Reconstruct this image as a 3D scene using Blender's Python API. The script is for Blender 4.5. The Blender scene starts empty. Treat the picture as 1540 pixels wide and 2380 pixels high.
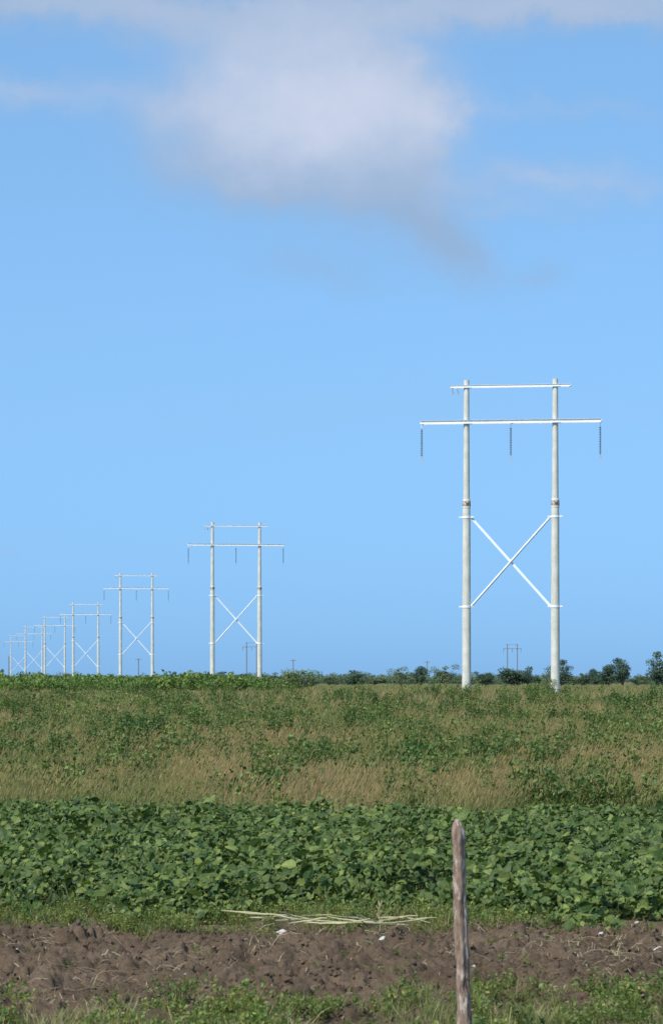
import bpy, math, random
import numpy as np
from mathutils import Vector
random.seed(7); rng=np.random.default_rng(11)
scene=bpy.context.scene
COL=scene.collection
F=7000.0; CZ=2.2; HY=1580.0
# ---------------------------------------------------------------- noise
def hsh(ix,iy,s):
    a=(ix.astype(np.int64)&0xffffffff).astype(np.uint64); b=(iy.astype(np.int64)&0xffffffff).astype(np.uint64)
    m=np.uint64(0xffffffff)
    h=((a*np.uint64(374761393))&m)+((b*np.uint64(668265263))&m)+np.uint64((s*1442695)&0xffffffff)
    h&=m; h=((h^(h>>np.uint64(13)))*np.uint64(1274126177))&m
    h^=h>>np.uint64(16); h=(h*np.uint64(2246822519))&m; h^=h>>np.uint64(15)
    return h.astype(np.float64)/4294967295.0
def vn(x,y,s=0):
    x=np.asarray(x,float); y=np.asarray(y,float)
    ix=np.floor(x); iy=np.floor(y); fx=x-ix; fy=y-iy
    fx=fx*fx*(3-2*fx); fy=fy*fy*(3-2*fy)
    return (hsh(ix,iy,s)*(1-fx)+hsh(ix+1,iy,s)*fx)*(1-fy)+(hsh(ix,iy+1,s)*(1-fx)+hsh(ix+1,iy+1,s)*fx)*fy
def fbm(x,y,s=0,o=4):
    r=0; a=.5; t=0
    for i in range(o):
        r=r+a*vn(x*2**i+i*17.3,y*2**i+i*9.1,s+i); t+=a; a*=.5
    return r/t
def worley(x,y,s=0):
    ix=np.floor(x); iy=np.floor(y); d=np.full(x.shape,9.0); idv=np.zeros(x.shape)
    for a in (-1,0,1):
        for b in (-1,0,1):
            px=ix+a+hsh(ix+a,iy+b,s); py=iy+b+hsh(ix+a,iy+b,s+5)
            q=np.sqrt((px-x)**2+(py-y)**2); m=q<d
            d=np.where(m,q,d); idv=np.where(m,hsh(ix+a,iy+b,s+9),idv)
    return d,idv
def ss(a,b,x):
    t=np.clip((x-a)/(b-a),0,1); return t*t*(3-2*t)
def soilmask(x,y):
    e=fbm(x*.9,y*.9,40,3)-.5
    return ss(18.6,19.8,y+e*1.6)*(1-ss(26.3,27.3,y+e*1.2))
def gz(x,y):
    x=np.asarray(x,float); y=np.asarray(y,float)
    z=ss(44,215,y)*1.0
    z=z+(fbm(x*.25,y*.25,3,3)-.5)*.12
    near=(1-ss(33,38,y))*ss(10,15,y)*(1-ss(9,14,np.abs(x)))
    m=soilmask(x,y)*near
    xw=x+(vn(x*6,y*6,70)-.5)*.16+(vn(x*17,y*17,72)-.5)*.06; yw=y+(vn(x*6,y*6,71)-.5)*.16+(vn(x*17,y*17,73)-.5)*.06
    d1,i1=worley(xw*6,yw*6,21); d2,i2=worley(xw*16,yw*16,22)
    cl=np.clip(1-d1*1.25,0,1)**.5*(i1**3.5)*.12+np.clip(1-d2*1.2,0,1)**.6*i2**1.8*.05
    rows=np.sin(y*2*math.pi/1.9+fbm(x*.6,y*.4,31,2)*6)*.03
    z=z+m*(cl-.055+rows+(fbm(x*2.2,y*2.2,9,4)-.5)*.18+(np.abs(fbm(x*15,y*15,12,4)-.5))*.13-.02)
    z=z+(1-m)*near*(fbm(x*3,y*3,19,4)-.5)*.07
    return z
def P(px,py,h=0.0):
    d=F*(CZ-h)/(py-HY); 
    return ((px-770)/F*d,d)
# ---------------------------------------------------------------- mesh helpers
def mk_mesh(name,V,T=None,Q=None,C=None,mat=None,smooth=False):
    V=np.asarray(V,np.float32)
    T=np.zeros((0,3),np.int32) if T is None or len(T)==0 else np.asarray(T,np.int32)
    Q=np.zeros((0,4),np.int32) if Q is None or len(Q)==0 else np.asarray(Q,np.int32)
    me=bpy.data.meshes.new(name)
    me.vertices.add(len(V)); me.vertices.foreach_set('co',V.ravel())
    nl=len(T)*3+len(Q)*4
    me.loops.add(nl); me.loops.foreach_set('vertex_index',np.concatenate([T.ravel(),Q.ravel()]).astype(np.int32))
    me.polygons.add(len(T)+len(Q))
    st=np.concatenate([np.arange(len(T))*3,len(T)*3+np.arange(len(Q))*4]).astype(np.int32)
    me.polygons.foreach_set('loop_start',st)
    me.polygons.foreach_set('use_smooth',np.full(len(T)+len(Q),smooth,dtype=bool))
    me.update(calc_edges=True)
    if C is not None:
        C=np.asarray(C,np.float32); a=me.color_attributes.new('Col','FLOAT_COLOR','POINT')
        C4=np.ones((len(V),4),np.float32); C4[:,:3]=C; a.data.foreach_set('color',C4.ravel())
    if mat: me.materials.append(mat)
    return me
def obj(name,data,parent=None,loc=None,kind=None,label=None,cat=None,group=None):
    o=bpy.data.objects.new(name,data); COL.objects.link(o)
    if parent: o.parent=parent
    if loc is not None: o.location=loc
    if kind: o['kind']=kind
    if label: o['label']=label
    if cat: o['category']=cat
    if group: o['group']=group
    return o
def eulM(rx,ry,rz):
    cx,sx=np.cos(rx),np.sin(rx); cy,sy=np.cos(ry),np.sin(ry); cz,sz=np.cos(rz),np.sin(rz)
    M=np.empty((len(rx),3,3))
    M[:,0,0]=cz*cy; M[:,0,1]=cz*sy*sx-sz*cx; M[:,0,2]=cz*sy*cx+sz*sx
    M[:,1,0]=sz*cy; M[:,1,1]=sz*sy*sx+cz*cx; M[:,1,2]=sz*sy*cx-cz*sx
    M[:,2,0]=-sy; M[:,2,1]=cy*sx; M[:,2,2]=cy*cx
    return M
def frameM(n,r):
    n=n/np.linalg.norm(n,axis=1)[:,None]
    t=r-n*(r*n).sum(1)[:,None]; t/=np.linalg.norm(t,axis=1)[:,None]
    b=np.cross(t,n)
    return np.stack([b,t,n],axis=2)
def merge(parts):
    Vs=[];Ts=[];Qs=[];Cs=[];off=0
    for tpl,M,Pp,C in parts:
        n=len(Pp)
        if n==0: continue
        v=tpl['v']; k=len(v)
        V=np.einsum('nij,kj->nki',M,v)+Pp[:,None,:]
        Cc=C[:,None,:]*tpl['c'][None,:,:]
        base=(off+np.arange(n)*k)[:,None,None]
        if len(tpl['t']): Ts.append((tpl['t'][None]+base).reshape(-1,3))
        if len(tpl['q']): Qs.append((tpl['q'][None]+base).reshape(-1,4))
        Vs.append(V.reshape(-1,3)); Cs.append(Cc.reshape(-1,3)); off+=n*k
    return (np.concatenate(Vs),np.concatenate(Ts) if Ts else None,np.concatenate(Qs) if Qs else None,np.concatenate(Cs))
def tpl(v,t,q,c=None):
    v=np.array(v,float)
    return dict(v=v,t=np.array(t,int).reshape(-1,3),q=np.array(q,int).reshape(-1,4),c=np.ones((len(v),3)) if c is None else np.array(c,float))
def asmerge(res): return dict(v=res[0],t=res[1] if res[1] is not None else np.zeros((0,3),int),q=res[2] if res[2] is not None else np.zeros((0,4),int),c=res[3])
# ---------------------------------------------------------------- materials
def newmat(name):
    m=bpy.data.materials.new(name); m.use_nodes=True
    nt=m.node_tree; b=nt.nodes['Principled BSDF']; return m,nt,b
def noise(nt,scale,detail=4,rough=.55,coord=None,vec='Object'):
    n=nt.nodes.new('ShaderNodeTexNoise'); n.inputs['Scale'].default_value=scale; n.inputs['Detail'].default_value=detail; n.inputs['Roughness'].default_value=rough
    if coord is None:
        tc=nt.nodes.new('ShaderNodeTexCoord'); coord=tc.outputs[vec]
    nt.links.new(coord,n.inputs['Vector']); return n
def ramp(nt,fac,stops):
    r=nt.nodes.new('ShaderNodeValToRGB'); nt.links.new(fac,r.inputs[0])
    e=r.color_ramp.elements
    e[0].position=stops[0][0]; e[0].color=(*stops[0][1],1)
    e[1].position=stops[-1][0]; e[1].color=(*stops[-1][1],1)
    for p,c in stops[1:-1]:
        q=e.new(p); q.color=(*c,1)
    return r
def mix(nt,f,a,b,mode='MIX'):
    m=nt.nodes.new('ShaderNodeMix'); m.data_type='RGBA'; m.blend_type=mode
    for s,v in ((m.inputs[0],f),(m.inputs[6],a),(m.inputs[7],b)):
        if hasattr(v,'links') or hasattr(v,'is_linked'): nt.links.new(v,s)
        elif isinstance(v,(int,float)): s.default_value=v
        else: s.default_value=(*v,1)
    return m.outputs[2]
def foliage(name,transl=.3,rough=.5,spec=.35):
    m,nt,b=newmat(name)
    a=nt.nodes.new('ShaderNodeAttribute'); a.attribute_name='Col'
    n=noise(nt,35,2); v=ramp(nt,n.outputs[0],[(.3,(.8,.8,.8)),(.7,(1.15,1.15,1.15))])
    c=mix(nt,1.0,a.outputs['Color'],v.outputs[0],'MULTIPLY')
    nt.links.new(c,b.inputs['Base Color']); b.inputs['Roughness'].default_value=rough
    b.inputs['Specular IOR Level'].default_value=spec
    t=nt.nodes.new('ShaderNodeBsdfTranslucent'); c2=mix(nt,1.0,c,(1.15,1.25,.55),'MULTIPLY'); nt.links.new(c2,t.inputs[0])
    ms=nt.nodes.new('ShaderNodeMixShader'); ms.inputs[0].default_value=transl
    nt.links.new(b.outputs[0],ms.inputs[1]); nt.links.new(t.outputs[0],ms.inputs[2])
    nt.links.new(ms.outputs[0],nt.nodes['Material Output'].inputs[0]); return m
M_leaf=foliage('crop_leaf',.25,.55,.22)
M_grass=foliage('grass_blade',.3,.7,.15)
M_weed=foliage('weed_leaf',.3,.55,.25)
M_tree=foliage('tree_leaf',.2,.6,.2)
def simple(name,c1,c2,scale,rough=.8,bump=0,bs=20,metal=0):
    m,nt,b=newmat(name); n=noise(nt,scale,6,.6); r=ramp(nt,n.outputs[0],[(.3,c1),(.7,c2)])
    nt.links.new(r.outputs[0],b.inputs['Base Color']); b.inputs['Roughness'].default_value=rough; b.inputs['Metallic'].default_value=metal
    if bump:
        n2=noise(nt,bs,5); bp=nt.nodes.new('ShaderNodeBump'); bp.inputs['Strength'].default_value=bump; bp.inputs['Distance'].default_value=.01
        nt.links.new(n2.outputs[0],bp.inputs['Height']); nt.links.new(bp.outputs[0],b.inputs['Normal'])
    return m
M_galv=simple('galvanised_steel',(.72,.73,.73),(.84,.84,.83),3,.5)
M_fit=simple('clamp_steel',(.33,.34,.35),(.45,.46,.47),8,.5)
M_bar=simple('brace_steel',(.72,.73,.73),(.84,.84,.83),3,.55)
M_ins=simple('insulator_glass',(.10,.13,.15),(.17,.20,.22),8,.25)
M_dark=simple('hazed_pole_wood',(.17,.185,.205),(.23,.245,.26),4,.9)  # dark pole wood paled and blued: distance haze put into its colour
M_stone=simple('limestone',(.40,.36,.30),(.62,.58,.52),14,.9,.6,40)
M_bark=simple('bark',(.07,.055,.04),(.14,.11,.08),6,.9)
M_straw=simple('dry_stalk',(.34,.31,.15),(.52,.48,.27),9,.7)
# slotted ring
m,nt,b=newmat('slotted_rusty_concrete'); M_rust=m
tc=nt.nodes.new('ShaderNodeTexCoord'); mp=nt.nodes.new('ShaderNodeMapping'); mp.inputs['Scale'].default_value=(7,7,9); nt.links.new(tc.outputs['Object'],mp.inputs[0])
ck=noise(nt,1,2,.5,mp.outputs[0]); r=ramp(nt,ck.outputs[0],[(.47,(.16,.09,.05)),(.57,(.55,.53,.48))]); nt.links.new(r.outputs[0],b.inputs['Base Color']); b.inputs['Roughness'].default_value=.9
# concrete
m,nt,b=newmat('cast_concrete'); M_conc=m
tc=nt.nodes.new('ShaderNodeTexCoord'); mp=nt.nodes.new('ShaderNodeMapping'); mp.inputs['Scale'].default_value=(5,5,.6); nt.links.new(tc.outputs['Object'],mp.inputs[0])
n1=noise(nt,1,6,.6,mp.outputs[0]); n2=noise(nt,1.4,5,.6,tc.outputs['Object'])
r1=ramp(nt,n1.outputs[0],[(.3,(.49,.465,.395)),(.5,(.585,.56,.485)),(.72,(.64,.62,.55))])
r2=ramp(nt,n2.outputs[0],[(.35,(.87,.87,.85)),(.62,(1.05,1.05,1.05))])
nt.links.new(mix(nt,1.0,r1.outputs[0],r2.outputs[0],'MULTIPLY'),b.inputs['Base Color']); b.inputs['Roughness'].default_value=.85
SO1,SO2=(.084,.057,.037),(.156,.112,.075)
# soil clods
def soilnodes(nt):
    n1=noise(nt,1.1,4); n2=noise(nt,30,6,.7)
    return mix(nt,1.0,ramp(nt,n1.outputs[0],[(.3,SO1),(.7,SO2)]).outputs[0],ramp(nt,n2.outputs[0],[(.3,(.65,.65,.65)),(.75,(1.35,1.35,1.35))]).outputs[0],'MULTIPLY'),n2
m,nt,b=newmat('clod_soil'); M_clod=m
c_,_=soilnodes(nt)
nt.links.new(c_,b.inputs['Base Color']); b.inputs['Roughness'].default_value=1; b.inputs['Specular IOR Level'].default_value=.1
bp=nt.nodes.new('ShaderNodeBump'); bp.inputs['Strength'].default_value=.8; bp.inputs['Distance'].default_value=.015; n3=noise(nt,60,6,.7); nt.links.new(n3.outputs[0],bp.inputs['Height']); nt.links.new(bp.outputs[0],b.inputs['Normal'])
# ground
m,nt,b=newmat('ground'); M_ground=m
soil,n2=soilnodes(nt); n4=noise(nt,.6,5,.6)
veg=mix(nt,1.0,ramp(nt,n4.outputs[0],[(.3,(.10,.12,.04)),(.55,(.15,.15,.06)),(.75,(.20,.175,.09))]).outputs[0],ramp(nt,n2.outputs[0],[(.3,(.6,.6,.6)),(.75,(1.3,1.3,1.3))]).outputs[0],'MULTIPLY')
a=nt.nodes.new('ShaderNodeAttribute'); a.attribute_name='Col'; sp=nt.nodes.new('ShaderNodeSeparateColor'); nt.links.new(a.outputs['Color'],sp.inputs[0])
nt.links.new(mix(nt,sp.outputs[0],veg,soil),b.inputs['Base Color']); b.inputs['Roughness'].default_value=1; b.inputs['Specular IOR Level'].default_value=.1
bp=nt.nodes.new('ShaderNodeBump'); bp.inputs['Strength'].default_value=1.0; bp.inputs['Distance'].default_value=.02; n3=noise(nt,40,6,.75); nt.links.new(n3.outputs[0],bp.inputs['Height']); nt.links.new(bp.outputs[0],b.inputs['Normal'])
# fence post wood
m,nt,b=newmat('weathered_post_wood'); M_post=m
tc=nt.nodes.new('ShaderNodeTexCoord'); mp=nt.nodes.new('ShaderNodeMapping'); mp.inputs['Scale'].default_value=(30,30,4); nt.links.new(tc.outputs['Object'],mp.inputs[0])
n1=noise(nt,1,6,.7,mp.outputs[0]); mp2=nt.nodes.new('ShaderNodeMapping'); mp2.inputs['Scale'].default_value=(34,34,11); nt.links.new(tc.outputs['Object'],mp2.inputs[0]); n2=noise(nt,1,6,.65,mp2.outputs[0])
base=ramp(nt,n1.outputs[0],[(.3,(.10,.060,.040)),(.5,(.24,.155,.108)),(.7,(.37,.27,.20))])
pale=ramp(nt,n2.outputs[0],[(.52,(0,0,0)),(.62,(1,1,1))])
nt.links.new(mix(nt,pale.outputs[0],base.outputs[0],(.48,.40,.32)),b.inputs['Base Color']); b.inputs['Roughness'].default_value=.85
bp=nt.nodes.new('ShaderNodeBump'); bp.inputs['Strength'].default_value=1.0; bp.inputs['Distance'].default_value=.015; nt.links.new(n1.outputs[0],bp.inputs['Height']); nt.links.new(bp.outputs[0],b.inputs['Normal'])
# ---------------------------------------------------------------- ground sheet
xs=np.concatenate([-np.geomspace(6000,4.8,60),np.arange(-4.7,4.7,.021),np.geomspace(4.8,6000,60)])
ys=np.concatenate([-np.geomspace(300,1,12),np.linspace(0,16,18),np.arange(16.3,28.6,.021),np.linspace(28.7,60,120),np.geomspace(60.5,9000,160)])
X,Y=np.meshgrid(xs,ys); Z=gz(X,Y)
nx,ny=len(xs),len(ys); V=np.stack([X,Y,Z],-1).reshape(-1,3)
i=np.arange(nx-1)[None,:]+np.arange(ny-1)[:,None]*nx
Q=np.stack([i,i+1,i+1+nx,i+nx],-1).reshape(-1,4)
sm=np.clip((1-ss(38,44,Y))*(.75+.25*soilmask(X,Y)),0,1).reshape(-1)
me=mk_mesh('ground',V,None,Q,np.stack([sm]*3,-1),M_ground,True)
obj('ground',me,kind='structure',label='flat farmland with ploughed brown soil and grassy field',cat='ground')
# ---------------------------------------------------------------- templates
def blade_tuft(nb,h,w,spread,lean,wind,seed,head=False,gb=(.7,.9,.6)):
    r=np.random.default_rng(seed); v=[];t=[];q=[];c=[]
    for k in range(nb):
        a=r.uniform(0,6.283); rad=spread*math.sqrt(r.uniform()); bx,by=rad*math.cos(a),rad*math.sin(a)
        H=h*r.uniform(.6,1.1); la=r.uniform(0,6.283); L=lean*r.uniform(.2,1)*H
        dx,dy=L*math.cos(la)+wind*H*r.uniform(.5,1.2),L*math.sin(la)
        fa=r.uniform(0,6.283); wx,wy=math.cos(fa)*w/2,math.sin(fa)*w/2
        o=len(v); br=r.uniform(.75,1.25)
        for s,ww in ((0,.8),(.4,1),(.78,.7)):
            px,py,pz=bx+dx*s**1.8,by+dy*s**1.8,H*(s-.12*s*s)
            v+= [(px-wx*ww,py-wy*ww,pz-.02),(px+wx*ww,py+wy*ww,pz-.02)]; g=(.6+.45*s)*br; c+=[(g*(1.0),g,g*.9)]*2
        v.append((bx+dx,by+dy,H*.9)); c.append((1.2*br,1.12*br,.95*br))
        q+=[(o,o+1,o+3,o+2),(o+2,o+3,o+5,o+4)]; t+=[(o+4,o+5,o+6)]
        if head:
            o=len(v); tx,ty,tz=bx+dx,by+dy,H*.9
            ux,uy,uz=dx*.25,dy*.25,H*.16; hw=w*1.4
            v+=[(tx,ty,tz-.02),(tx+ux*.5-hw,ty+uy*.5,tz+uz*.5),(tx+ux,ty+uy,tz+uz),(tx+ux*.5+hw,ty+uy*.5,tz+uz*.5)]
            c+=[(1.15,.96,.88)]*4; q.append((o,o+1,o+2,o+3))
    return tpl(v,t,q,c)
def leaf_tpl(fold=.12,wd=1.0):
    v=[(0,0,0),(0,.33,.02),(0,.7,0),(0,1,-.08),(-.30*wd,.10,fold*.8),(-.45*wd,.38,fold),(-.27*wd,.74,fold*.6),(.30*wd,.10,fold*.8),(.45*wd,.38,fold),(.27*wd,.74,fold*.6)]
    q=[(0,1,5,4),(1,2,6,5),(0,7,8,1),(1,8,9,2)]; t=[(2,3,6),(2,9,3)]
    c=[(1.15,1.12,1.1)]*4+[(.95,.97,.95)]*6
    return tpl(v,t,q,c)
LEAF=leaf_tpl(); LEAF2=leaf_tpl(-.1,.85)
SL=tpl([(0,0,0),(.32,.45,.05),(0,1,-.05),(-.32,.45,.05)],[],[(0,1,2,3)])
def clump(nl,R,H,ls,seed,stems=6,top=.3,up=.5,narrow=1):
    r=np.random.default_rng(seed)
    k=r.integers(4,8); cx=r.normal(0,R*.5,k); cy=r.normal(0,R*.5,k); ch=r.uniform(.55,1,k)*H; cr=r.uniform(.35,.6,k)*R
    w=r.integers(0,k,nl); a=r.uniform(0,6.283,nl); rr=np.sqrt(r.uniform(0,1,nl))
    zz=r.uniform(.12,1,nl)**.7
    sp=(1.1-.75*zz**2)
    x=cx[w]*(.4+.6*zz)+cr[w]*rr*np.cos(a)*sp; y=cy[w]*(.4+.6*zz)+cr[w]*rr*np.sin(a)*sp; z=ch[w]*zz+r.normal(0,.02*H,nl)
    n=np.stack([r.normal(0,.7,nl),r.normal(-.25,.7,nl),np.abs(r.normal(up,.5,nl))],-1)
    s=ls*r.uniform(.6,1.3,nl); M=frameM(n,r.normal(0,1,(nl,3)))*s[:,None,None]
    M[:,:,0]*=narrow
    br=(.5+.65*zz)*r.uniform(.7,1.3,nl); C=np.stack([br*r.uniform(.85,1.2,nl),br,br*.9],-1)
    parts=[(SL,M,np.stack([x,y,np.maximum(z,.02)],-1),C)]
    sv=[];sq=[];sc=[]
    for j in range(k):
        o=len(sv); w_=.006*H/.5+.002
        sv+=[(cx[j]*.3-w_,cy[j]*.3,-.05),(cx[j]*.3+w_,cy[j]*.3,-.05),(cx[j]+w_*.5,cy[j],ch[j]),(cx[j]-w_*.5,cy[j],ch[j])]; sq.append((o,o+1,o+2,o+3)); sc+=[(1,.75,.6)]*4
    parts.append((tpl(sv,[],sq,sc),np.eye(3)[None],np.zeros((1,3)),np.ones((1,3))))
    return asmerge(merge(parts))
def scatter(n,y0,y1,slope,pad,power=1.0):
    u=rng.uniform(0,1,n); y=y0+(y1-y0)*u**power
    x=rng.uniform(-1,1,n)*(slope*y+pad); return x,y
def place(T,x,y,s,C,zoff=0,tilt=.12,sink=0):
    n=len(x); M=eulM(rng.normal(0,tilt,n),rng.normal(0,tilt,n),rng.uniform(0,6.283,n))*np.asarray(s)[:,None,None]
    return (T,M,np.stack([x,y,gz(x,y)+zoff-sink],-1),C)
def place_w(T,x,y,s,C,rot=.5):
    n=len(x); M=eulM(rng.normal(0,.05,n),rng.normal(0,.05,n),rng.normal(0,rot,n))*np.asarray(s)[:,None,None]
    return (T,M,np.stack([x,y,gz(x,y)],-1),C)
def lerp(a,b,t): a=np.array(a);b=np.array(b); return a[None]*(1-t[:,None])+b[None]*t[:,None]
# ---------------------------------------------------------------- field grass
GR=(.185,.21,.078); BR=(.285,.245,.125)
def dryness(x,y):
    d=.53+1.1*(fbm(x*.35+3,y*.075,50,4)-.5)+ .7*(fbm(x*.9,y*.28,55,3)-.5)
    d=d+.28*np.exp(-((y-190)/45.0)**2)
    return ss(.34,.84,d)
parts=[]
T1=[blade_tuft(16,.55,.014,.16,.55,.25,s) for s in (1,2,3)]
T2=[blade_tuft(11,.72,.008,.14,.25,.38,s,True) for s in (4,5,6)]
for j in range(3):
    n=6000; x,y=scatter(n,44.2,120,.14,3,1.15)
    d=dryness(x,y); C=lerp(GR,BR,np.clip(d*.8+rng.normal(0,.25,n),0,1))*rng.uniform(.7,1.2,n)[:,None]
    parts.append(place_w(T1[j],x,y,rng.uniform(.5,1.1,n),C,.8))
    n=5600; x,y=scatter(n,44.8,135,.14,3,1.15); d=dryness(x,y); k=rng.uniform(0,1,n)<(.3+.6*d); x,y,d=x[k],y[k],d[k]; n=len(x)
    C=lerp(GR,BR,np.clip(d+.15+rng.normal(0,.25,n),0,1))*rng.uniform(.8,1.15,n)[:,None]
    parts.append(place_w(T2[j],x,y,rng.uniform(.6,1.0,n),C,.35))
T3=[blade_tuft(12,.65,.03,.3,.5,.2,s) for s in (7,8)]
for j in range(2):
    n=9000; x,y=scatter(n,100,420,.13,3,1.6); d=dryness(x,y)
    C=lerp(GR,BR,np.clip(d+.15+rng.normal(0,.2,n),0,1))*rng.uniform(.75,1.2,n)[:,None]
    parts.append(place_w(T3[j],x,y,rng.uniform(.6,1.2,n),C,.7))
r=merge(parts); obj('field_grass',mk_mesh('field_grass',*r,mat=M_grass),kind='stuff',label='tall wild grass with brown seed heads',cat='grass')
# ---------------------------------------------------------------- weeds in field
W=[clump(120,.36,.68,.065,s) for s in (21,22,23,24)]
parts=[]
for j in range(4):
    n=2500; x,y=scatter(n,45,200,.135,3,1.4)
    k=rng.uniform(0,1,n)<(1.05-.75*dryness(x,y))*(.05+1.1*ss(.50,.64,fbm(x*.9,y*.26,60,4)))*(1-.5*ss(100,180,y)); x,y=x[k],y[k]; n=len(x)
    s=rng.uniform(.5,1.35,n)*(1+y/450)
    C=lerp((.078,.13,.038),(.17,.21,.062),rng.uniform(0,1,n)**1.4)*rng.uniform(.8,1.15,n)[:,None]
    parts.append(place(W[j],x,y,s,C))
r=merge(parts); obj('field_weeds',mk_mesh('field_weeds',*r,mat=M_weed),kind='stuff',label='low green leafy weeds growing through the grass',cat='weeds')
# individual shrubs in the field
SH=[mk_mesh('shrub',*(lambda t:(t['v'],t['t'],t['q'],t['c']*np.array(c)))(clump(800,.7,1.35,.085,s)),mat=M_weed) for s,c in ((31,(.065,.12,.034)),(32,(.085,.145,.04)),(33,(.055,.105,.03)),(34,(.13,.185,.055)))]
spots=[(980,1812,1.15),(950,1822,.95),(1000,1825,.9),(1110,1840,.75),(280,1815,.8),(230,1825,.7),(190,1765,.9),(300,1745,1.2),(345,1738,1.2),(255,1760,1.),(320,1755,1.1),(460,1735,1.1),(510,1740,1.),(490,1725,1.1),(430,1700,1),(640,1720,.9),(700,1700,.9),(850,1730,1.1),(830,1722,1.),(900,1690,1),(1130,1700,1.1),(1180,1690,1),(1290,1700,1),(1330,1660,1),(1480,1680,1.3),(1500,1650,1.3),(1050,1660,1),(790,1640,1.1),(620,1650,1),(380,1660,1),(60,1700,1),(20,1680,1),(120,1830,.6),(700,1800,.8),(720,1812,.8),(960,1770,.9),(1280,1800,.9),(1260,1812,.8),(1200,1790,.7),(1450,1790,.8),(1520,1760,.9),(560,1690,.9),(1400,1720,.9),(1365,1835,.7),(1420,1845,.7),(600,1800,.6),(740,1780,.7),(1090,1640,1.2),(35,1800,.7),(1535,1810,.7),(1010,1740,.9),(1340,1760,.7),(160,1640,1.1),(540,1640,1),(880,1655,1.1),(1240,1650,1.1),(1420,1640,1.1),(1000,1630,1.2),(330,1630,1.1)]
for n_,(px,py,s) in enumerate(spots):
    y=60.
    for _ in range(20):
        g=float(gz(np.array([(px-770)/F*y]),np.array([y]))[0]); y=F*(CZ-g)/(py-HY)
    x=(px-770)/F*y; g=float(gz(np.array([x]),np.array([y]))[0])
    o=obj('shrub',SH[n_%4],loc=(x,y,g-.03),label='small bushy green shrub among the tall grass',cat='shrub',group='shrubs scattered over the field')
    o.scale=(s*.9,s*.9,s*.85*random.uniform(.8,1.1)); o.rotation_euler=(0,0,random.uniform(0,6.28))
# ---------------------------------------------------------------- bean crop
def front(x): return 27.5+(fbm(x*.9+4,x*0,80,3)-.5)*3.6
def back(x): return 44.6+(fbm(x*.8,x*0,81,3)-.5)*2.4
parts=[]
for T_,n in ((LEAF,106000),(LEAF2,80000)):
    x,y=scatter(n,25.9,45.9,.13,1.6,.98)
    e=np.minimum(y-front(x),(back(x)-y)*2)
    hh=(.15+.36*fbm(x*1.7,y*1.2,90,3)+.12*(fbm(x*5,y*5,91,2)-.5)*2)*np.clip(.3+e*.55,0,1)
    gap=fbm(x*1.6,y*1.2,95,4)
    k=(e>0)&((gap>.38)|(rng.uniform(0,1,n)<.15))&(rng.uniform(0,1,n)<.4+e*.45); x,y,hh=x[k],y[k],hh[k]; n=len(x)
    z=gz(x,y)+hh*(1-.8*rng.uniform(0,1,n)**2)+rng.normal(0,.02,n)
    nn=np.stack([rng.normal(-.25,.65,n),rng.normal(-.35,.65,n),np.abs(rng.normal(.8,.35,n))],-1)
    s=np.clip(np.exp(rng.normal(math.log(.066),.42,n)),.025,.16)
    rr=np.stack([rng.normal(0,1,n),rng.normal(-.4,1,n),rng.normal(-.3,.4,n)],-1)
    M=frameM(nn,rr)*s[:,None,None]
    C=lerp((.050,.088,.024),(.16,.20,.05),rng.uniform(0,1,n)**1.7)*rng.uniform(.75,1.2,n)[:,None]*(.72+.6*fbm(x*.9,y*.9,97,4))[:,None]
    yl=rng.uniform(0,1,n)<.004; C[yl]=np.array([.19,.21,.06])
    parts.append((T_,M,np.stack([x,y,z],-1),C))
ST=tpl([(-.5,0,0),(.5,0,0),(.4,0,1),(-.4,0,1)],[],[(0,1,2,3)])
n=9000; x,y=scatter(n,27,44.5,.14,2.2); k=(y>front(x)+.4)&(y<back(x)); x,y=x[k],y[k]; n=len(x)
M=eulM(rng.normal(0,.5,n),rng.normal(0,.5,n),rng.uniform(-.6,.6,n))*np.array([.01,.01,.30])[None,None,:]
parts.append((ST,M,np.stack([x,y,gz(x,y)-.02],-1),np.tile([.08,.11,.04],(n,1))))
r=merge(parts); obj('bean_crop',mk_mesh('bean_crop',*r,mat=M_leaf),kind='stuff',label='dense low broad-leaved green bean crop',cat='crop')
# ---------------------------------------------------------------- soil clods
import bmesh
bm=bmesh.new(); bmesh.ops.create_icosphere(bm,subdivisions=2,radius=1)
iv=np.array([v.co[:] for v in bm.verts]); it=np.array([[v.index for v in f.verts] for f in bm.faces]); bm.free()
def rock(seed,a=.5):
    r=np.random.default_rng(seed); v=iv.copy()
    for k in range(7):
        d=r.normal(0,1,3); d/=np.linalg.norm(d); h=r.uniform(.4,.8); s=v@d; v=v-np.outer(np.maximum(s-h,0),d)
    v*=1+a*(r.uniform(-.14,.14,(len(v),1)))
    v[:,2]*=.75
    return tpl(v,it,[])
parts=[]
for j in range(5):
    n=4800; x,y=scatter(n,18.0,28.0,.10,2.0)
    k=soilmask(x,y)>rng.uniform(.15,1,n); x,y=x[k],y[k]; n=len(x)
    s=.005+.032*rng.uniform(0,1,n)**3.6
    parts.append(place(rock(200+j,.9),x,y,s,np.ones((n,3)),0,.8))
r=merge(parts); obj('soil_clods',mk_mesh('soil_clods',*r,mat=M_clod),kind='stuff',label='loose lumps of brown ploughed earth',cat='soil')
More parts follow.
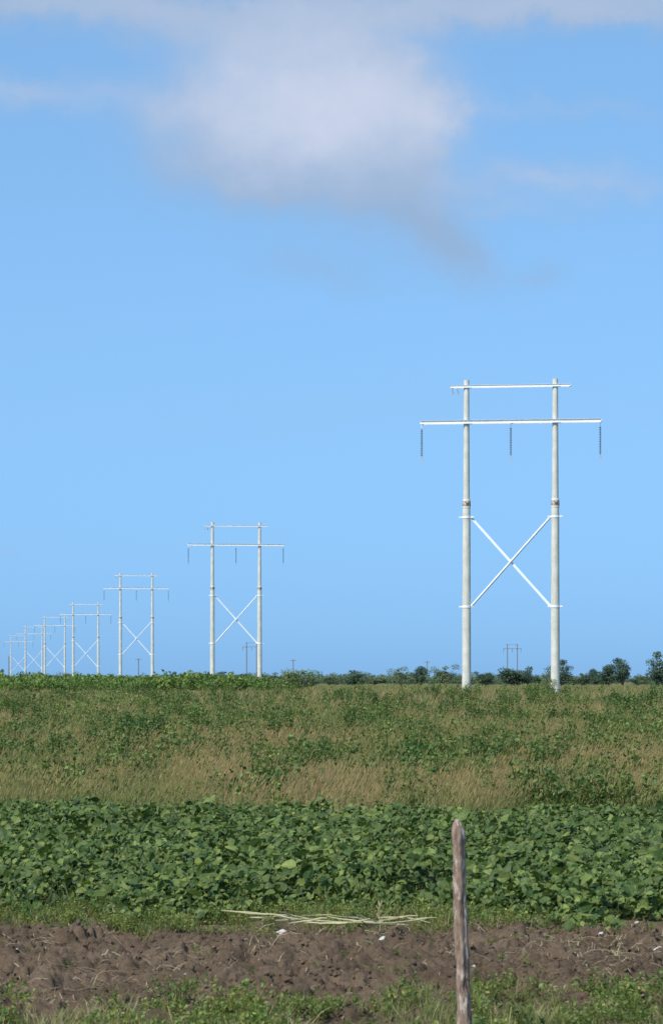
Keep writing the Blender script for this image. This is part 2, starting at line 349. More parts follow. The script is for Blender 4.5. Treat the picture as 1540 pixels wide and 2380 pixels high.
# stones
for n_,(px,py,w) in enumerate([(183,2247,28),(655,2150,38),(887,2170,22),(1395,2165,26),(1524,2192,38),(313,2162,14),(1102,2240,13),(512,2190,12),(572,2178,12),(1478,2158,12),(40,2205,10),(336,2128,16),(960,2215,10),(1180,2140,16),(790,2235,10),(430,2260,9),(700,2205,9),(1300,2250,10),(240,2210,9),(1220,2195,9)]):
    x,y=P(px,py,.05); t=rock(300+n_%5,.8)
    me=bpy.data.meshes.get('stone_%d'%(n_%5)) or mk_mesh('stone_%d'%(n_%5),t['v'],t['t'],None,None,M_stone)
    o=obj('stone',me,loc=(x,y,float(gz(np.array([x]),np.array([y]))[0])+.03),label='pale limestone lump lying on ploughed soil',cat='stone',group='pale stones on the soil')
    s=w/F*y*.55; o.scale=(s,s*.8,s*.6); o.rotation_euler=(random.uniform(-.3,.3),random.uniform(-.3,.3),random.uniform(0,6.28))
# ---------------------------------------------------------------- foreground weeds
L1=[clump(60,.13,.20,.035,s,up=.7) for s in (41,42,43)]
G1=[blade_tuft(14,.22,.006,.06,.8,.1,s) for s in (51,52,53)]
parts=[]
def fgd(x,y): return (1-ss(19.4,21.6,y+(fbm(x*1.2,y*1.2,100,3)-.5)*3.4))
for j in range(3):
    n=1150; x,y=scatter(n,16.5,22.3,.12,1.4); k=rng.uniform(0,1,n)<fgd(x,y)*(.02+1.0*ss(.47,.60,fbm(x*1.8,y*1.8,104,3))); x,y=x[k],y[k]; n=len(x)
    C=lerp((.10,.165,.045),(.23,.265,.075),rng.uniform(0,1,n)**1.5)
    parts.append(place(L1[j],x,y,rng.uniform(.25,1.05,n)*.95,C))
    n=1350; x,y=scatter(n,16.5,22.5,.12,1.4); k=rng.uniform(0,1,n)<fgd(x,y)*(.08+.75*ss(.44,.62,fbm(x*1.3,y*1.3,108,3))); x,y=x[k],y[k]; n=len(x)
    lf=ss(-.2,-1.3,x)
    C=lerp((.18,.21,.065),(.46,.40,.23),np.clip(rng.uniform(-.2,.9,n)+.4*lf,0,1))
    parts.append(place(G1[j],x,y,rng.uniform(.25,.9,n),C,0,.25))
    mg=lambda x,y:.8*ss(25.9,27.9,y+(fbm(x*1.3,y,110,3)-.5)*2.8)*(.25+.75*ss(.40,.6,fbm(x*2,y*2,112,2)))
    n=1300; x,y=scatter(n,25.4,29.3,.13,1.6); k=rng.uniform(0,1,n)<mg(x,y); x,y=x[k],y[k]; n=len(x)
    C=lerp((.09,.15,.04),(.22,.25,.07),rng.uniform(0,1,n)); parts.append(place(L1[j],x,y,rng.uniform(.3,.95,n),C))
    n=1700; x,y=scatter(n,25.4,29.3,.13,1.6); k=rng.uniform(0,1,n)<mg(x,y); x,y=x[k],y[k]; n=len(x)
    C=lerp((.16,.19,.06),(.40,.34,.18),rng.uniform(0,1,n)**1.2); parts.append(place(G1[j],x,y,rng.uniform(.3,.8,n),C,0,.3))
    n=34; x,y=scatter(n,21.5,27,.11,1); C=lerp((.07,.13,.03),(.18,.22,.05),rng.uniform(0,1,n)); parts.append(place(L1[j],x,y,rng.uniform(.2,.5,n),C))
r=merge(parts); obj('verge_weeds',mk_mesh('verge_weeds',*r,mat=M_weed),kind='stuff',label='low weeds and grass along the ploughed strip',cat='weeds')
# straw litter
SW=tpl([(-.5,0,0),(.5,0,0),(.5,.5,.06),(-.5,.5,.06),(.3,1,0),(-.3,1,0)],[],[(0,1,2,3),(3,2,4,5)])
xx=[];yy=[]
for px,py,sx,sy,n in [(600,2188,60,20,130),(1290,2170,70,18,160),(1400,2210,90,25,340),(1130,2135,60,10,140),(300,2130,60,12,60),(150,2290,120,40,160),(90,2180,60,20,40),(1450,2180,60,15,120),(800,2138,150,9,300),(350,2220,90,20,60)]:
    for _ in range(n):
        a,b_=P(random.gauss(px,sx),min(max(random.gauss(py,sy),2100),2500),.05); xx.append(a); yy.append(b_)
x,y=scatter(1300,17,28.4,.12,1); x=np.concatenate([x,xx]); y=np.concatenate([y,yy]); n=len(x)
M=eulM(rng.normal(0,.3,n),rng.normal(0,.3,n),rng.uniform(0,6.283,n))*np.stack([rng.uniform(.003,.007,n),rng.uniform(.05,.26,n),rng.uniform(.1,.5,n)],-1)[:,None,:]
C=lerp((.30,.24,.14),(.50,.42,.28),rng.uniform(0,1,n))
r=merge([(SW,M,np.stack([x,y,gz(x,y)+.02],-1),C)]); obj('straw_litter',mk_mesh('straw_litter',*r,mat=M_grass),kind='stuff',label='dry straw scattered on the soil',cat='straw')
# ---------------------------------------------------------------- tubes
def tube(pts,rad,seg=8,cap=True):
    V=[];Q=[];T=[]
    pts=[Vector(p) for p in pts]
    for i_,p in enumerate(pts):
        d=(pts[min(i_+1,len(pts)-1)]-pts[max(i_-1,0)]).normalized()
        u=d.cross(Vector((0,1,0)) if abs(d.y)<.9 else Vector((1,0,0))).normalized(); w=d.cross(u)
        for k in range(seg):
            a=2*math.pi*k/seg; V.append(tuple(p+(u*math.cos(a)+w*math.sin(a))*rad[i_]))
    for i_ in range(len(pts)-1):
        for k in range(seg):
            a=i_*seg+k; b_=i_*seg+(k+1)%seg; Q.append((a,b_,b_+seg,a+seg))
    if cap:
        for base in (0,(len(pts)-1)*seg):
            c=len(V); V.append(tuple(pts[0] if base==0 else pts[-1]))
            for k in range(seg): T.append((c,base+k,base+(k+1)%seg))
    return tpl(V,T,Q)
def box(x0,x1,y0,y1,z0,z1):
    v=[(x,y,z) for x in (x0,x1) for y in (y0,y1) for z in (z0,z1)]
    return tpl(v,[],[(0,1,3,2),(4,6,7,5),(0,4,5,1),(2,3,7,6),(0,2,6,4),(1,5,7,3)])
def obox(p0,p1,w,t,yo):
    p0=Vector(p0);p1=Vector(p1); d=(p1-p0).normalized(); n=Vector((0,1,0)); s=d.cross(n).normalized()
    v=[]
    for p in (p0,p1):
        for a in (-1,1):
            for b_ in (-1,1): v.append(tuple(p+s*a*w/2+n*(yo+b_*t/2)))
    return tpl(v,[],[(0,1,3,2),(4,6,7,5),(0,4,5,1),(2,3,7,6),(0,2,6,4),(1,5,7,3)])
def join(ts): return merge([(t,np.eye(3)[None],np.zeros((1,3)),np.ones((1,3))) for t in ts])
def jm(name,ts,mat,smooth=False):
    r=join(ts); me=mk_mesh(name,r[0],r[1],r[2],None,mat,smooth)
    if smooth:
        try: me.set_sharp_from_angle(angle=math.radians(40))
        except Exception: pass
    return me
# yellow dry stalks on verge
segs=[(515,620,2116,2126),(545,700,2119,2138),(640,780,2139,2134),(700,850,2128,2137),(690,820,2142,2144),(760,890,2130,2142),(850,990,2144,2136),(880,1000,2132,2144),(620,740,2124,2143),(740,860,2147,2135),(880,970,2141,2127),(790,940,2134,2149),(670,760,2147,2131),(930,1015,2144,2133),(580,680,2132,2126),(830,890,2126,2146),(720,880,2139,2143),(610,690,2131,2144),(800,850,2120,2146),(650,700,2119,2140)]
for q_,sg in enumerate(segs):
    xa,xb,ya,yb=sg; D=26.4+.05*(q_*7%20)-.3; dd=random.uniform(-.5,.5); pts=[]
    n_=6; bow=random.uniform(-5,5)
    gl=[]
    for k in range(n_):
        t=k/(n_-1); px=xa+(xb-xa)*t; py=ya+(yb-ya)*t-bow*math.sin(math.pi*t)+random.uniform(-1.2,1.2); Dk=D+dd*(t-.5)
        x=(px-770)/F*Dk; z=CZ-(py-HY)/F*Dk; pts.append([x,Dk,z]); gl.append(float(gz(np.array([x]),np.array([Dk]))[0]))
    off=max(0,sorted(g+.008-p[2] for g,p in zip(gl,pts))[3]); off=min(off,.05)
    me=jm('dry_stalk',[tube([(p[0],p[1],p[2]+off) for p in pts],[.003]+[random.uniform(.004,.009) for _ in range(n_-2)]+[.003],6)],M_straw,True)
    obj('dry_stalk',me,label='long yellow dried stalk lying on the verge',cat='stalk',group='dried stalks on the verge')
y=26.9; x=(881-770)/F*y
g=float(gz(np.array([x]),np.array([y]))[0])
ts=[tube([(0,0,-.03),(.01,0,.1),(-.01,0,.2),(.02,0,.30)],[.006,.005,.004,.002],6)]
lv=[]
for k in range(7):
    z=.1+.025*k; a=k*2.4; lv.append(obox((0,0,z),(.03*math.cos(a),.02*math.sin(a),z+.04+.01*(k%3)),.009,.003,0))
M_dryp=simple('dry_leaf',(.26,.21,.11),(.38,.32,.18),9,.8)
e=obj('dry_plant',None,loc=(x,y,g),label='upright dry straw-coloured plant at the crop edge',cat='plant')
obj('stem',jm('stem',ts,M_dryp,True),e); obj('leaves',jm('leaves',lv,M_dryp),e)
# ---------------------------------------------------------------- fence post
yp=17.5; zs=np.concatenate([np.linspace(-.25,1.29,110),np.linspace(1.295,1.388,14)]); seg=32
V=[];Q=[]
for i_,z in enumerate(zs):
    pyx=HY+(CZ-z)/yp*F; cxp=np.interp(pyx,[1905,1935,1960,2100,2250,2380,2500],[1061,1064,1066,1067,1074,1080,1084])
    cx=(cxp-770)/F*yp; R=np.interp(z,[-.25,.3,.9,1.29],[.039,.038,.036,.036])
    if z>1.29: R*=max(.34,1-.7*((z-1.29)/.10)**1.8)
    for k in range(seg):
        a=2*math.pi*k/seg
        nn=float(fbm(np.array([math.cos(a)*1.5+5]),np.array([z*7+math.sin(a)*1.5]),130,3)[0])-.5
        n2=float(vn(np.array([math.cos(a)*3.0+7]),np.array([z*3+math.sin(a)*3]),133)[0])-.5
        n3_=float(vn(np.array([math.cos(a)*5+9]),np.array([z*34+math.sin(a)*5]),134)[0])-.5
        rr=R*(1+.45*nn+.25*n2+.30*n3_); V.append((cx+rr*math.cos(a),yp+rr*math.sin(a),z))
for i_ in range(len(zs)-1):
    for k in range(seg): a=i_*seg+k; b_=i_*seg+(k+1)%seg; Q.append((a,b_,b_+seg,a+seg))
c=len(V); V.append(((1060-770)/F*yp,yp,1.394)); T=[(c,(len(zs)-1)*seg+k,(len(zs)-1)*seg+(k+1)%seg) for k in range(seg)]
me=mk_mesh('fence_post',V,T,Q,None,M_post,True); obj('fence_post',me,label='rough weathered wooden fence post with pointed top',cat='fence post')
# ---------------------------------------------------------------- transmission towers
def zc(y): return (1620-y)/34.17
def pole_mesh():
    zz=[-2.5,0,4,8,12.95]; ts=[tube([(0,0,z) for z in zz],[.325,.31,.295,.28,.262],28)]
    ts.append(tube([(0,0,z) for z in (13.4,17,21.6)],[.225,.205,.185],28)); return jm('pole',ts,M_conc,True)
ME={}
ME['pole']=pole_mesh()
ts=[tube([(0,0,12.93),(0,0,13.0),(0,0,13.48),(0,0,13.55)],[.275,.275,.262,.235],28)]
ME['splice_collar']=jm('splice_collar',ts,M_conc,True)
ME['bolt_slot_ring']=jm('bolt_slot_ring',[tube([(0,0,13.08),(0,0,13.40)],[.285,.275],28)],M_rust,True)
def channel(x0,x1,z,h,yo,sgn,fl=.09):
    return [box(x0,x1,yo-.008,yo+.008,z-h/2,z+h/2),box(x0,x1,min(yo+sgn*.008,yo+sgn*fl),max(yo+sgn*.008,yo+sgn*fl),z+h/2-.016,z+h/2-.001),box(x0,x1,min(yo+sgn*.008,yo+sgn*fl),max(yo+sgn*.008,yo+sgn*fl),z-h/2+.001,z-h/2+.016)]
ts=channel(-6.12,6.10,zc(979),.24,-.235,-1)+channel(-6.12,6.10,zc(979),.24,.235,1)
for xx_ in (-6.05,-3,0,3,6.02): ts.append(box(xx_-.05,xx_+.05,-.22,.22,zc(979)-.05,zc(979)+.05))
for xx_ in (-3.15,-2.85,2.85,3.15): ts.append(tube([(xx_,-.27,zc(979)),(xx_,-.235,zc(979))],[.03,.03],6))
ME['crossarm']=jm('crossarm',ts,M_galv)
ts=channel(-4.07,4.02,zc(897),.17,-.205,-1,.06)+channel(-4.07,4.02,zc(897),.17,.205,1,.06)
for xx_ in (-4,-3,3,3.95): ts.append(box(xx_-.04,xx_+.04,-.19,.19,zc(897)-.04,zc(897)+.04))
ME['shield_wire_arm']=jm('shield_wire_arm',ts,M_galv)
def lathe(prof,seg=14): return tube([(0,0,z) for r_,z in prof],[r_ for r_,z in prof],seg,False)
prof=[(.015,-.22)]
for k in range(16):
    z=-.27-k*.115; prof+=[(.025,z),(.092,z-.035),(.086,z-.052),(.022,z-.057)]
prof.append((.015,-.27-16*.115))
ME['insulator_discs']=jm('insulator_discs',[lathe(prof)],M_ins,True)
zb=-.27-16*.115
ME['hanger']=jm('hanger',[tube([(0,0,.12),(0,0,-.25)],[.022,.022],6)],M_galv)
fit=[tube([(0,0,zb+.03),(0,0,zb-.14)],[.025,.025],6),box(-.09,.09,-.03,.03,zb-.33,zb-.26),tube([(-.08,0,zb-.28),(-.07,0,zb-.14),(0,0,zb-.12),(.07,0,zb-.14),(.08,0,zb-.28)],[.02]*5,6)]
ME['suspension_clamp']=jm('suspension_clamp',fit,M_fit)
def brace(s):
    za,zb_=zc(1199),zc(1406)
    return jm('brace_bar',[obox((-2.66*s,0,za-.05),(2.66*s,0,zb_+.05),.16,.03,.04*s),obox((-2.66*s,0,za-.05),(2.66*s,0,zb_+.05),.03,.08,.04*s+.057*s)],M_bar)
ME['brace_bar']=brace(1); ME['brace_bar2']=brace(-1)
ME['brace_plate']=jm('brace_plate',[box(-.13,.13,-.022,.022,9.17,9.43)],M_bar)
def band(r_): return jm('pole_band',[tube([(0,0,-.07),(0,0,.07)],[r_,r_],24),box(-.5,-.2,-.07,-.03,-.05,.05),box(.2,.5,-.07,-.03,-.05,.05),box(-.5,-.2,.03,.07,-.05,.05),box(.2,.5,.03,.07,-.05,.05),tube([(-.42,-.13,0),(-.42,.13,0)],[.035,.035],6),tube([(.42,-.13,0),(.42,.13,0)],[.035,.035],6)],M_galv)
ME['band_hi']=band(.29); ME['band_lo']=band(.315)
hk=[tube([(0,0,.1),(0,0,-.15),(.05,0,-.28),(.12,0,-.3)],[.02]*4,6),box(-.06,.08,-.03,.03,-.4,-.3)]
ME['wire_clamp']=jm('wire_clamp',hk,M_fit)
def build_tower():
    ch=[]
    e=obj('transmission_tower',None)
    def add(nm,me,par,loc=(0,0,0)):
        o=obj(nm,me,par,loc); ch.append(o); return o
    for x in (-3,3):
        p=add('pole',ME['pole'],e,(x,0,0)); add('splice_collar',ME['splice_collar'],p); add('bolt_slot_ring',ME['bolt_slot_ring'],p)
        add('pole_band',ME['band_hi'],p,(0,0,zc(1199))); add('pole_band',ME['band_lo'],p,(0,0,zc(1406)))
    ca=add('crossarm',ME['crossarm'],e); sa=add('shield_wire_arm',ME['shield_wire_arm'],e)
    for x in (-6.05,0,6.02):
        i_=add('insulator_string',ME['insulator_discs'],e,(x,0,zc(985))); add('suspension_clamp',ME['suspension_clamp'],i_); add('hanger',ME['hanger'],i_)
    for x in (-3.95,-3.6): add('wire_clamp',ME['wire_clamp'],sa,(x,0,zc(902)))
    b_=add('cross_brace',ME['brace_bar'],e); add('brace_bar',ME['brace_bar2'],b_); add('brace_plate',ME['brace_plate'],b_)
    return e,ch
tw=[(1084,1288,882,-9),(494,603,1214,7.7),(280.5,354,1332,7.7),(171,228.5,1400,7.7),(105,151,1431,7.7),(60,98.5,1454,7.7),(27,60,1475,7.7)]
e0,ch0=build_tower()
for n_,(xa,xb,yt,rot) in enumerate(tw):
    if n_==0: e=e0
    else:
        e=e0.copy(); COL.objects.link(e); mp_={e0:e}
        for c in ch0:
            o=c.copy(); COL.objects.link(o); o.parent=mp_[c.parent]; mp_[c]=o
    D=F*6*math.cos(math.radians(rot))/(xb-xa); x=((xa+xb)/2-770)/F*D
    e.location=(x,D,(HY-yt)/F*D+CZ-21.6); e.rotation_euler=(0,0,math.radians(rot))
    e['label']='tall twin-pole concrete transmission tower with steel X-bracing' + (' rising from weeds' if n_==0 else ''); e['category']='transmission tower'; e['group']='transmission towers crossing the farmland'
def far_frame(px,ytop,sp,D,label):
    x=(px-770)/F*D; k=D/F; H=(HY-ytop)*k+1.3
    e=obj('wooden_tower',None,loc=(x,D,.9),label=label,cat='transmission tower',group='distant wooden twin-pole towers')
    for s in (-1,1): obj('pole',jm('pole',[tube([(0,0,-1),(0,0,H)],[.26,.2],8)],M_dark),e,(s*sp/2*k,0,0))
    obj('crossarm',jm('crossarm',[box(-sp*.92*k,sp*.92*k,-.3,-.1-.01,H-1.9,H-1.68),box(-sp*.92*k,sp*.92*k,.11,.3,H-1.9,H-1.68)],M_dark),e)
    obj('crossarm',jm('top_arm',[box(-sp*.6*k,sp*.6*k,-.25,-.19,H-.3,H-.15)],M_dark),e)
    for s in (-1,0,1): obj('insulator',jm('insulator',[tube([(0,0,0),(0,0,-1.5)],[.08,.08],6)],M_ins),e,(s*sp*.88*k,0,H-1.9))
far_frame(584.5,1493,23,1200,'distant dark wooden twin-pole tower above the tree line')
far_frame(1189.5,1497,23,1200,'distant dark wooden twin-pole tower above the tree line')
for px,yt in ((322,1530),(681,1532),(992,1536),(21,1524)):
    D=1000; k=D/F; H=(HY-yt)*k+1.3
    e=obj('utility_pole',None,loc=((px-770)*k,D,.9),label='thin wooden utility pole with short crossarm on the plain',cat='utility pole',group='distant utility poles')
    obj('pole',jm('pole',[tube([(0,0,-1),(0,0,H)],[.24,.16],8)],M_dark),e); 
    if px>50: obj('crossarm',jm('crossarm',[box(-1.1,1.1,-.25,-.05,H-.5,H-.3)],M_dark),e)
# ---------------------------------------------------------------- trees
def tree_meshes(seed,col,W=1.0,open_=.3,low=.1):
    r=np.random.default_rng(seed); rnd=random.Random(seed)
    tr=[]; K=30; cen=[]
    lobes=[(rnd.uniform(-.34,.34)*W,rnd.uniform(-.3,.3)*W,rnd.uniform(.5,.92)) for _ in range(5)]+[(0,0,.9)]
    for k in range(K):
        L_=lobes[k%6]; t=rnd.uniform(.15,1)
        zz=max(low,L_[2]*(.25+.75*t)+rnd.uniform(-.08,.08)); a=rnd.uniform(0,6.283); rr_=rnd.uniform(0,.20)*W
        cen.append((L_[0]*(.5+.6*t)+rr_*math.cos(a),L_[1]*(.5+.6*t)+rr_*math.sin(a),min(zz,.97)))
    for s in range(3):
        tr.append(tube([(0,0,-.1),(rnd.uniform(-.03,.03),rnd.uniform(-.03,.03),.12),(rnd.uniform(-.08,.08),rnd.uniform(-.08,.08),.3)],[.03,.024,.018],7))
    for c in cen: tr.append(tube([(c[0]*.1,c[1]*.1,.1),(c[0]*.5,c[1]*.5,.1+(c[2]-.1)*.6),c],[.016,.010,.004],5))
    parts=[]
    for c in cen:
        n=120; d=r.normal(0,1,(n,3)); d/=np.linalg.norm(d,axis=1)[:,None]; R=rnd.uniform(.08,.18)
        p=np.array(c)+d*(R*r.uniform(.3,1.2,n)**.6)[:,None]*np.array([1.4,1.4,.75])
        M=frameM(d*.6+r.normal(0,.6,(n,3))+np.array([0,0,.3]),r.normal(0,1,(n,3)))*(r.uniform(.035,.07,n))[:,None,None]
        br=rnd.uniform(.7,1.3)*r.uniform(.7,1.3,n); C=np.array(col)[None]*br[:,None]
        parts.append((SL,M,p,C))
    rr=merge(parts)
    return jm('trunk',tr,M_bark,True),mk_mesh('crown',*rr,mat=M_tree)
TM=[tree_meshes(1,(.075,.115,.07),1.2),tree_meshes(2,(.085,.13,.08),1.0,low=.15),tree_meshes(3,(.085,.125,.08),1.2),tree_meshes(4,(.14,.18,.10),1.2,low=.25),tree_meshes(5,(.075,.115,.08),1.0,low=.2),tree_meshes(6,(.14,.18,.07),1.2,low=.05)]  # tree greens raised with some blue, haze painted into the crown colours
trees=[(1193,1535,88,430,0),(1308,1532,72,430,2),(1412,1541,64,480,1),(1446,1527,56,480,4),(1352,1555,44,500,0),(1378,1552,40,520,1),(1525,1513,74,400,2),(930,1543,54,520,3),(978,1546,54,540,1),(1035,1537,60,500,3),(1128,1551,60,560,0),(1085,1558,54,600,3),(1250,1563,34,560,0),(818,1557,80,520,2),(870,1563,60,640,3),(765,1559,48,560,3),(425,1551,54,520,0),(465,1561,56,600,3),(520,1560,76,560,2),(555,1552,70,520,0),(600,1562,50,560,2),(640,1555,56,560,3),(6,1543,38,500,0),(1480,1564,60,650,0),(1330,1566,50,560,3),(1225,1556,40,520,4),(1500,1558,36,560,3)]
for px,yt,w,D,t in trees:
    k=D/F; H=(HY-yt)*k+1.25; e=obj('tree',None,loc=((px-770)*k,D,.95),label={0:'low dense dark green tree at the field edge',2:'low dense dark green tree at the field edge',1:'small open-crowned tree with thin trunk',4:'small open-crowned tree with thin trunk',3:'pale green spreading small tree on the plain',5:'bush'}[t],cat='tree')
    wd=w*k/1.1; e.scale=(wd,wd,H/1.02); e.rotation_euler=(0,0,random.uniform(0,6.28))
    obj('trunk',TM[t][0],e); obj('crown',TM[t][1],e)
for px,yt,w,D,lab in ((690,1546,112,255,'wispy yellow-green bush standing beside the field'),(150,1554,60,260,'leafy green bush beside the tower line'),(1272,1566,48,200,'green bush growing at a concrete pole foot'),(1245,1576,46,198,'green bush growing at a concrete pole foot'),(1312,1582,40,198,'green bush growing at a concrete pole foot'),(990,1583,34,205,'wispy yellow-green bush standing beside the field')):
    k=D/F; H=(HY-yt)*k+1.1; e=obj('bush',None,loc=((px-770)*k,D,.85),label=lab,cat='bush')
    e.scale=(w*k/1.2,w*k/1.2,H); e.rotation_euler=(0,0,random.uniform(0,6.28)); obj('stems',TM[5][0],e); obj('crown',TM[5][1],e)
# shrub belt (bright green, beside the towers)
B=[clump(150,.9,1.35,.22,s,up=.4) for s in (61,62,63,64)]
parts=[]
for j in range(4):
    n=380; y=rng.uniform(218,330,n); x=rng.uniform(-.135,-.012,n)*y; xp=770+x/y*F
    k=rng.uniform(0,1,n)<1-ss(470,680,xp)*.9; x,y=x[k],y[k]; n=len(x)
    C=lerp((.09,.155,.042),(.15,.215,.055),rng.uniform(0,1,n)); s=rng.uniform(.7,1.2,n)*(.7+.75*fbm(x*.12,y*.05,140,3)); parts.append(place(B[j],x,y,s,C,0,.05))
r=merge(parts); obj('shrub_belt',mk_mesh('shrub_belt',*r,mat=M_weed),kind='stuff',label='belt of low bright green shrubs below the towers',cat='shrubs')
# far tree line
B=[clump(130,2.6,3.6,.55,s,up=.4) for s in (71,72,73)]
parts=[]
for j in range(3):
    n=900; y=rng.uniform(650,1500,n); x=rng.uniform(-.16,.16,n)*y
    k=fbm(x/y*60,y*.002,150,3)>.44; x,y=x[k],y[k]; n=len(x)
    far=ss(600,1500,y); C=lerp((.11,.155,.105),(.15,.205,.20),far)*rng.uniform(.8,1.2,n)[:,None]  # leaf colour turns paler and bluer with distance, standing in for haze
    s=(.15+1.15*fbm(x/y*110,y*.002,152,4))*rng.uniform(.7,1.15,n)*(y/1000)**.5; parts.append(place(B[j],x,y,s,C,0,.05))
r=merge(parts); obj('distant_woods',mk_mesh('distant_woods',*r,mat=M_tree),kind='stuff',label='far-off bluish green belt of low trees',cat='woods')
# ---------------------------------------------------------------- world
w=bpy.data.worlds.new('World'); scene.world=w; w.use_nodes=True; nt=w.node_tree; nt.nodes.clear(); L=nt.links
EL,AZ=50,222; BS=.15
out=nt.nodes.new('ShaderNodeOutputWorld'); bg=nt.nodes.new('ShaderNodeBackground'); bg.inputs[1].default_value=BS; L.new(bg.outputs[0],out.inputs[0])
tc=nt.nodes.new('ShaderNodeTexCoord')
def mt(op,*a):
    n=nt.nodes.new('ShaderNodeMath'); n.operation=op
    for i_,v in enumerate(a):
        if isinstance(v,(int,float)): n.inputs[i_].default_value=v
        else: L.new(v,n.inputs[i_])
    return n.outputs[0]
sep=nt.nodes.new('ShaderNodeSeparateXYZ'); L.new(tc.outputs['Generated'],sep.inputs[0])
dx,dy,dz=sep.outputs
cmb=nt.nodes.new('ShaderNodeCombineXYZ'); L.new(dx,cmb.inputs[0]); L.new(dy,cmb.inputs[1]); L.new(mt('ADD',mt('MULTIPLY',dz,.9),.22),cmb.inputs[2])
nrm=nt.nodes.new('ShaderNodeVectorMath'); nrm.operation='NORMALIZE'; L.new(cmb.outputs[0],nrm.inputs[0])
sky=nt.nodes.new('ShaderNodeTexSky'); sky.sky_type='NISHITA'; sky.sun_disc=False; sky.sun_elevation=math.radians(EL); sky.sun_rotation=math.radians(AZ); sky.air_density=1.0; sky.dust_density=.6; sky.ozone_density=1.5
L.new(nrm.outputs[0],sky.inputs[0])
yc=mt('MAXIMUM',dy,.05)
Xc=mt('MULTIPLY',mt('DIVIDE',dx,yc),7.0); Yc=mt('MULTIPLY',mt('DIVIDE',dz,yc),7.0)
pc=nt.nodes.new('ShaderNodeCombineXYZ'); L.new(Xc,pc.inputs[0]); L.new(Yc,pc.inputs[1])
def nz(scale,detail,off=0,rough=.55,sx=1,sy=1):
    mp=nt.nodes.new('ShaderNodeMapping'); mp.inputs['Location'].default_value=(off,off*.7,off*.3); mp.inputs['Scale'].default_value=(sx,sy,1); L.new(pc.outputs[0],mp.inputs[0])
    n=nt.nodes.new('ShaderNodeTexNoise'); n.inputs['Scale'].default_value=scale; n.inputs['Detail'].default_value=detail; n.inputs['Roughness'].default_value=rough; L.new(mp.outputs[0],n.inputs['Vector']); return n.outputs[0]
def warp(c,o): return mt('ADD',mt('ADD',c,mt('MULTIPLY',mt('SUBTRACT',nz(2.6,1,o),.5),.10)),mt('MULTIPLY',mt('SUBTRACT',nz(8,5,o+3,.6),.5),.15))
Xw=warp(Xc,1.7); Yw=warp(Yc,8.3)
def blob(px,py,rx,ry,ang,wt,p=1.0):
    cx,cy=(px-770)/1000,(1580-py)/1000; a=math.radians(ang); c,s=math.cos(a),math.sin(a)
    ax=mt('SUBTRACT',Xw,cx); ay=mt('SUBTRACT',Yw,cy)
    u=mt('DIVIDE',mt('ADD',mt('MULTIPLY',ax,c),mt('MULTIPLY',ay,s)),rx/1000); v=mt('DIVIDE',mt('SUBTRACT',mt('MULTIPLY',ay,c),mt('MULTIPLY',ax,s)),ry/1000)
    d=mt('ADD',mt('MULTIPLY',u,u),mt('MULTIPLY',v,v))
    if p!=1: d=mt('POWER',d,p)
    return mt('MULTIPLY',mt('EXPONENT',mt('MULTIPLY',d,-1.0)),wt)
def add(l):
    r_=l[0]
    for q in l[1:]: r_=mt('ADD',r_,q)
    return r_
fine=mt('ADD',.42,mt('MULTIPLY',nz(4.5,8,5.1,.62),1.16))
body=add([blob(680,265,360,185,0,1.0,2.0),blob(890,255,185,200,0,.7,1.9)])
dark=add([blob(710,420,310,95,-4,.62),blob(930,455,150,105,-30,.58),blob(1060,580,115,60,-30,.60),blob(720,620,150,50,-8,.32),blob(1240,628,50,30,0,.34)])
topb=add([blob(540,75,360,55,0,.55),blob(800,0,900,58,0,.9),blob(1350,10,380,48,0,.5),blob(60,15,280,45,0,.45)])
wisp=add([blob(60,232,240,48,0,.46),blob(1340,420,300,50,2,.48),blob(1330,255,230,26,0,.28),blob(1200,490,140,18,0,.2),blob(900,950,900,70,2,.10),blob(10,1275,60,14,0,.2)])
total=mt('MULTIPLY',add([body,dark,topb,wisp]),fine)
ff=mt('GREATER_THAN',dy,.06)
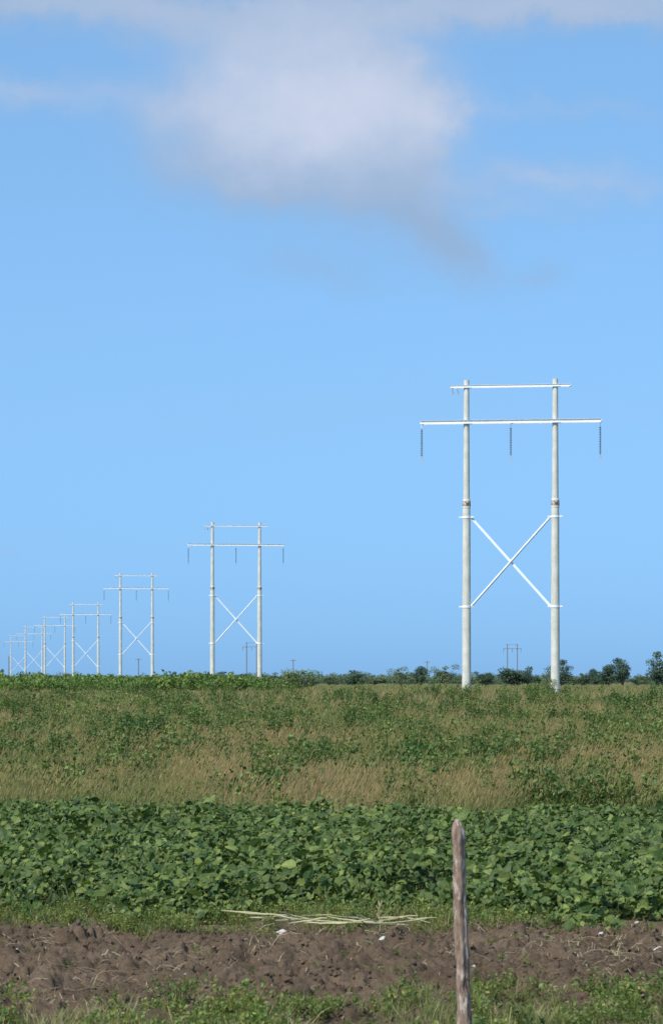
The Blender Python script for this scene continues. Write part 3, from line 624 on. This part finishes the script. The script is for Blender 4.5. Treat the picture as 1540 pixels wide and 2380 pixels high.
def sstep(a,b_,v):
    n=nt.nodes.new('ShaderNodeMapRange'); n.interpolation_type='SMOOTHSTEP'; n.inputs['From Min'].default_value=a; n.inputs['From Max'].default_value=b_; L.new(v,n.inputs['Value']); return n.outputs[0]
alpha=mt('MULTIPLY',mt('MULTIPLY',sstep(-.12,1.05,total),.95),ff)
alpha=mt('MULTIPLY',alpha,sstep(.0,.09,total))
br=mt('MINIMUM',mt('MULTIPLY',mt('ADD',mt('ADD',blob(760,235,390,165,0,1.05,1.3),mt('MULTIPLY',wisp,1.2)),mt('MULTIPLY',topb,.35)),mt('ADD',.40,mt('MULTIPLY',nz(4,7,12,.62),1.0))),1.0)
def wmix(f,a,b_,mode='MIX'):
    return mix(nt,f,a,b_,mode)
def T_(r,g,b): 
    f=lambda c:((c/255+.055)/1.055)**2.4/BS
    return (f(r),f(g),f(b))
cc=wmix(br,T_(151,179,213),T_(204,213,234))
skyt=wmix(1.0,sky.outputs[0],(1.10,1.42,1.50),'MULTIPLY')
hz=mt('MULTIPLY',mt('EXPONENT',mt('MULTIPLY',mt('MAXIMUM',dz,0.0),-18.0)),.85)
skyt=wmix(hz,skyt,T_(125,173,221))
L.new(wmix(alpha,skyt,cc),bg.inputs[0])
# sun
sd=bpy.data.lights.new('sun','SUN'); sd.energy=4.8; sd.angle=math.radians(.5); sd.color=(1,.955,.88)
so=bpy.data.objects.new('sun',sd); COL.objects.link(so)
e_,a_=math.radians(EL),math.radians(AZ); dirv=Vector((math.sin(a_)*math.cos(e_),math.cos(a_)*math.cos(e_),math.sin(e_)))
so.rotation_euler=dirv.to_track_quat('Z','Y').to_euler()
# camera
cd=bpy.data.cameras.new('camera'); cd.lens=F/2380*36; cd.sensor_width=36; cd.shift_y=(HY-1190)/2380; cd.clip_start=.5; cd.clip_end=30000
cd.dof.use_dof=True; cd.dof.focus_distance=60; cd.dof.aperture_fstop=10
co=bpy.data.objects.new('camera',cd); COL.objects.link(co); co.location=(0,0,CZ); co.rotation_euler=(math.radians(90),0,0); scene.camera=co
scene.view_settings.view_transform='Standard'; scene.view_settings.look='None'; scene.view_settings.exposure=0
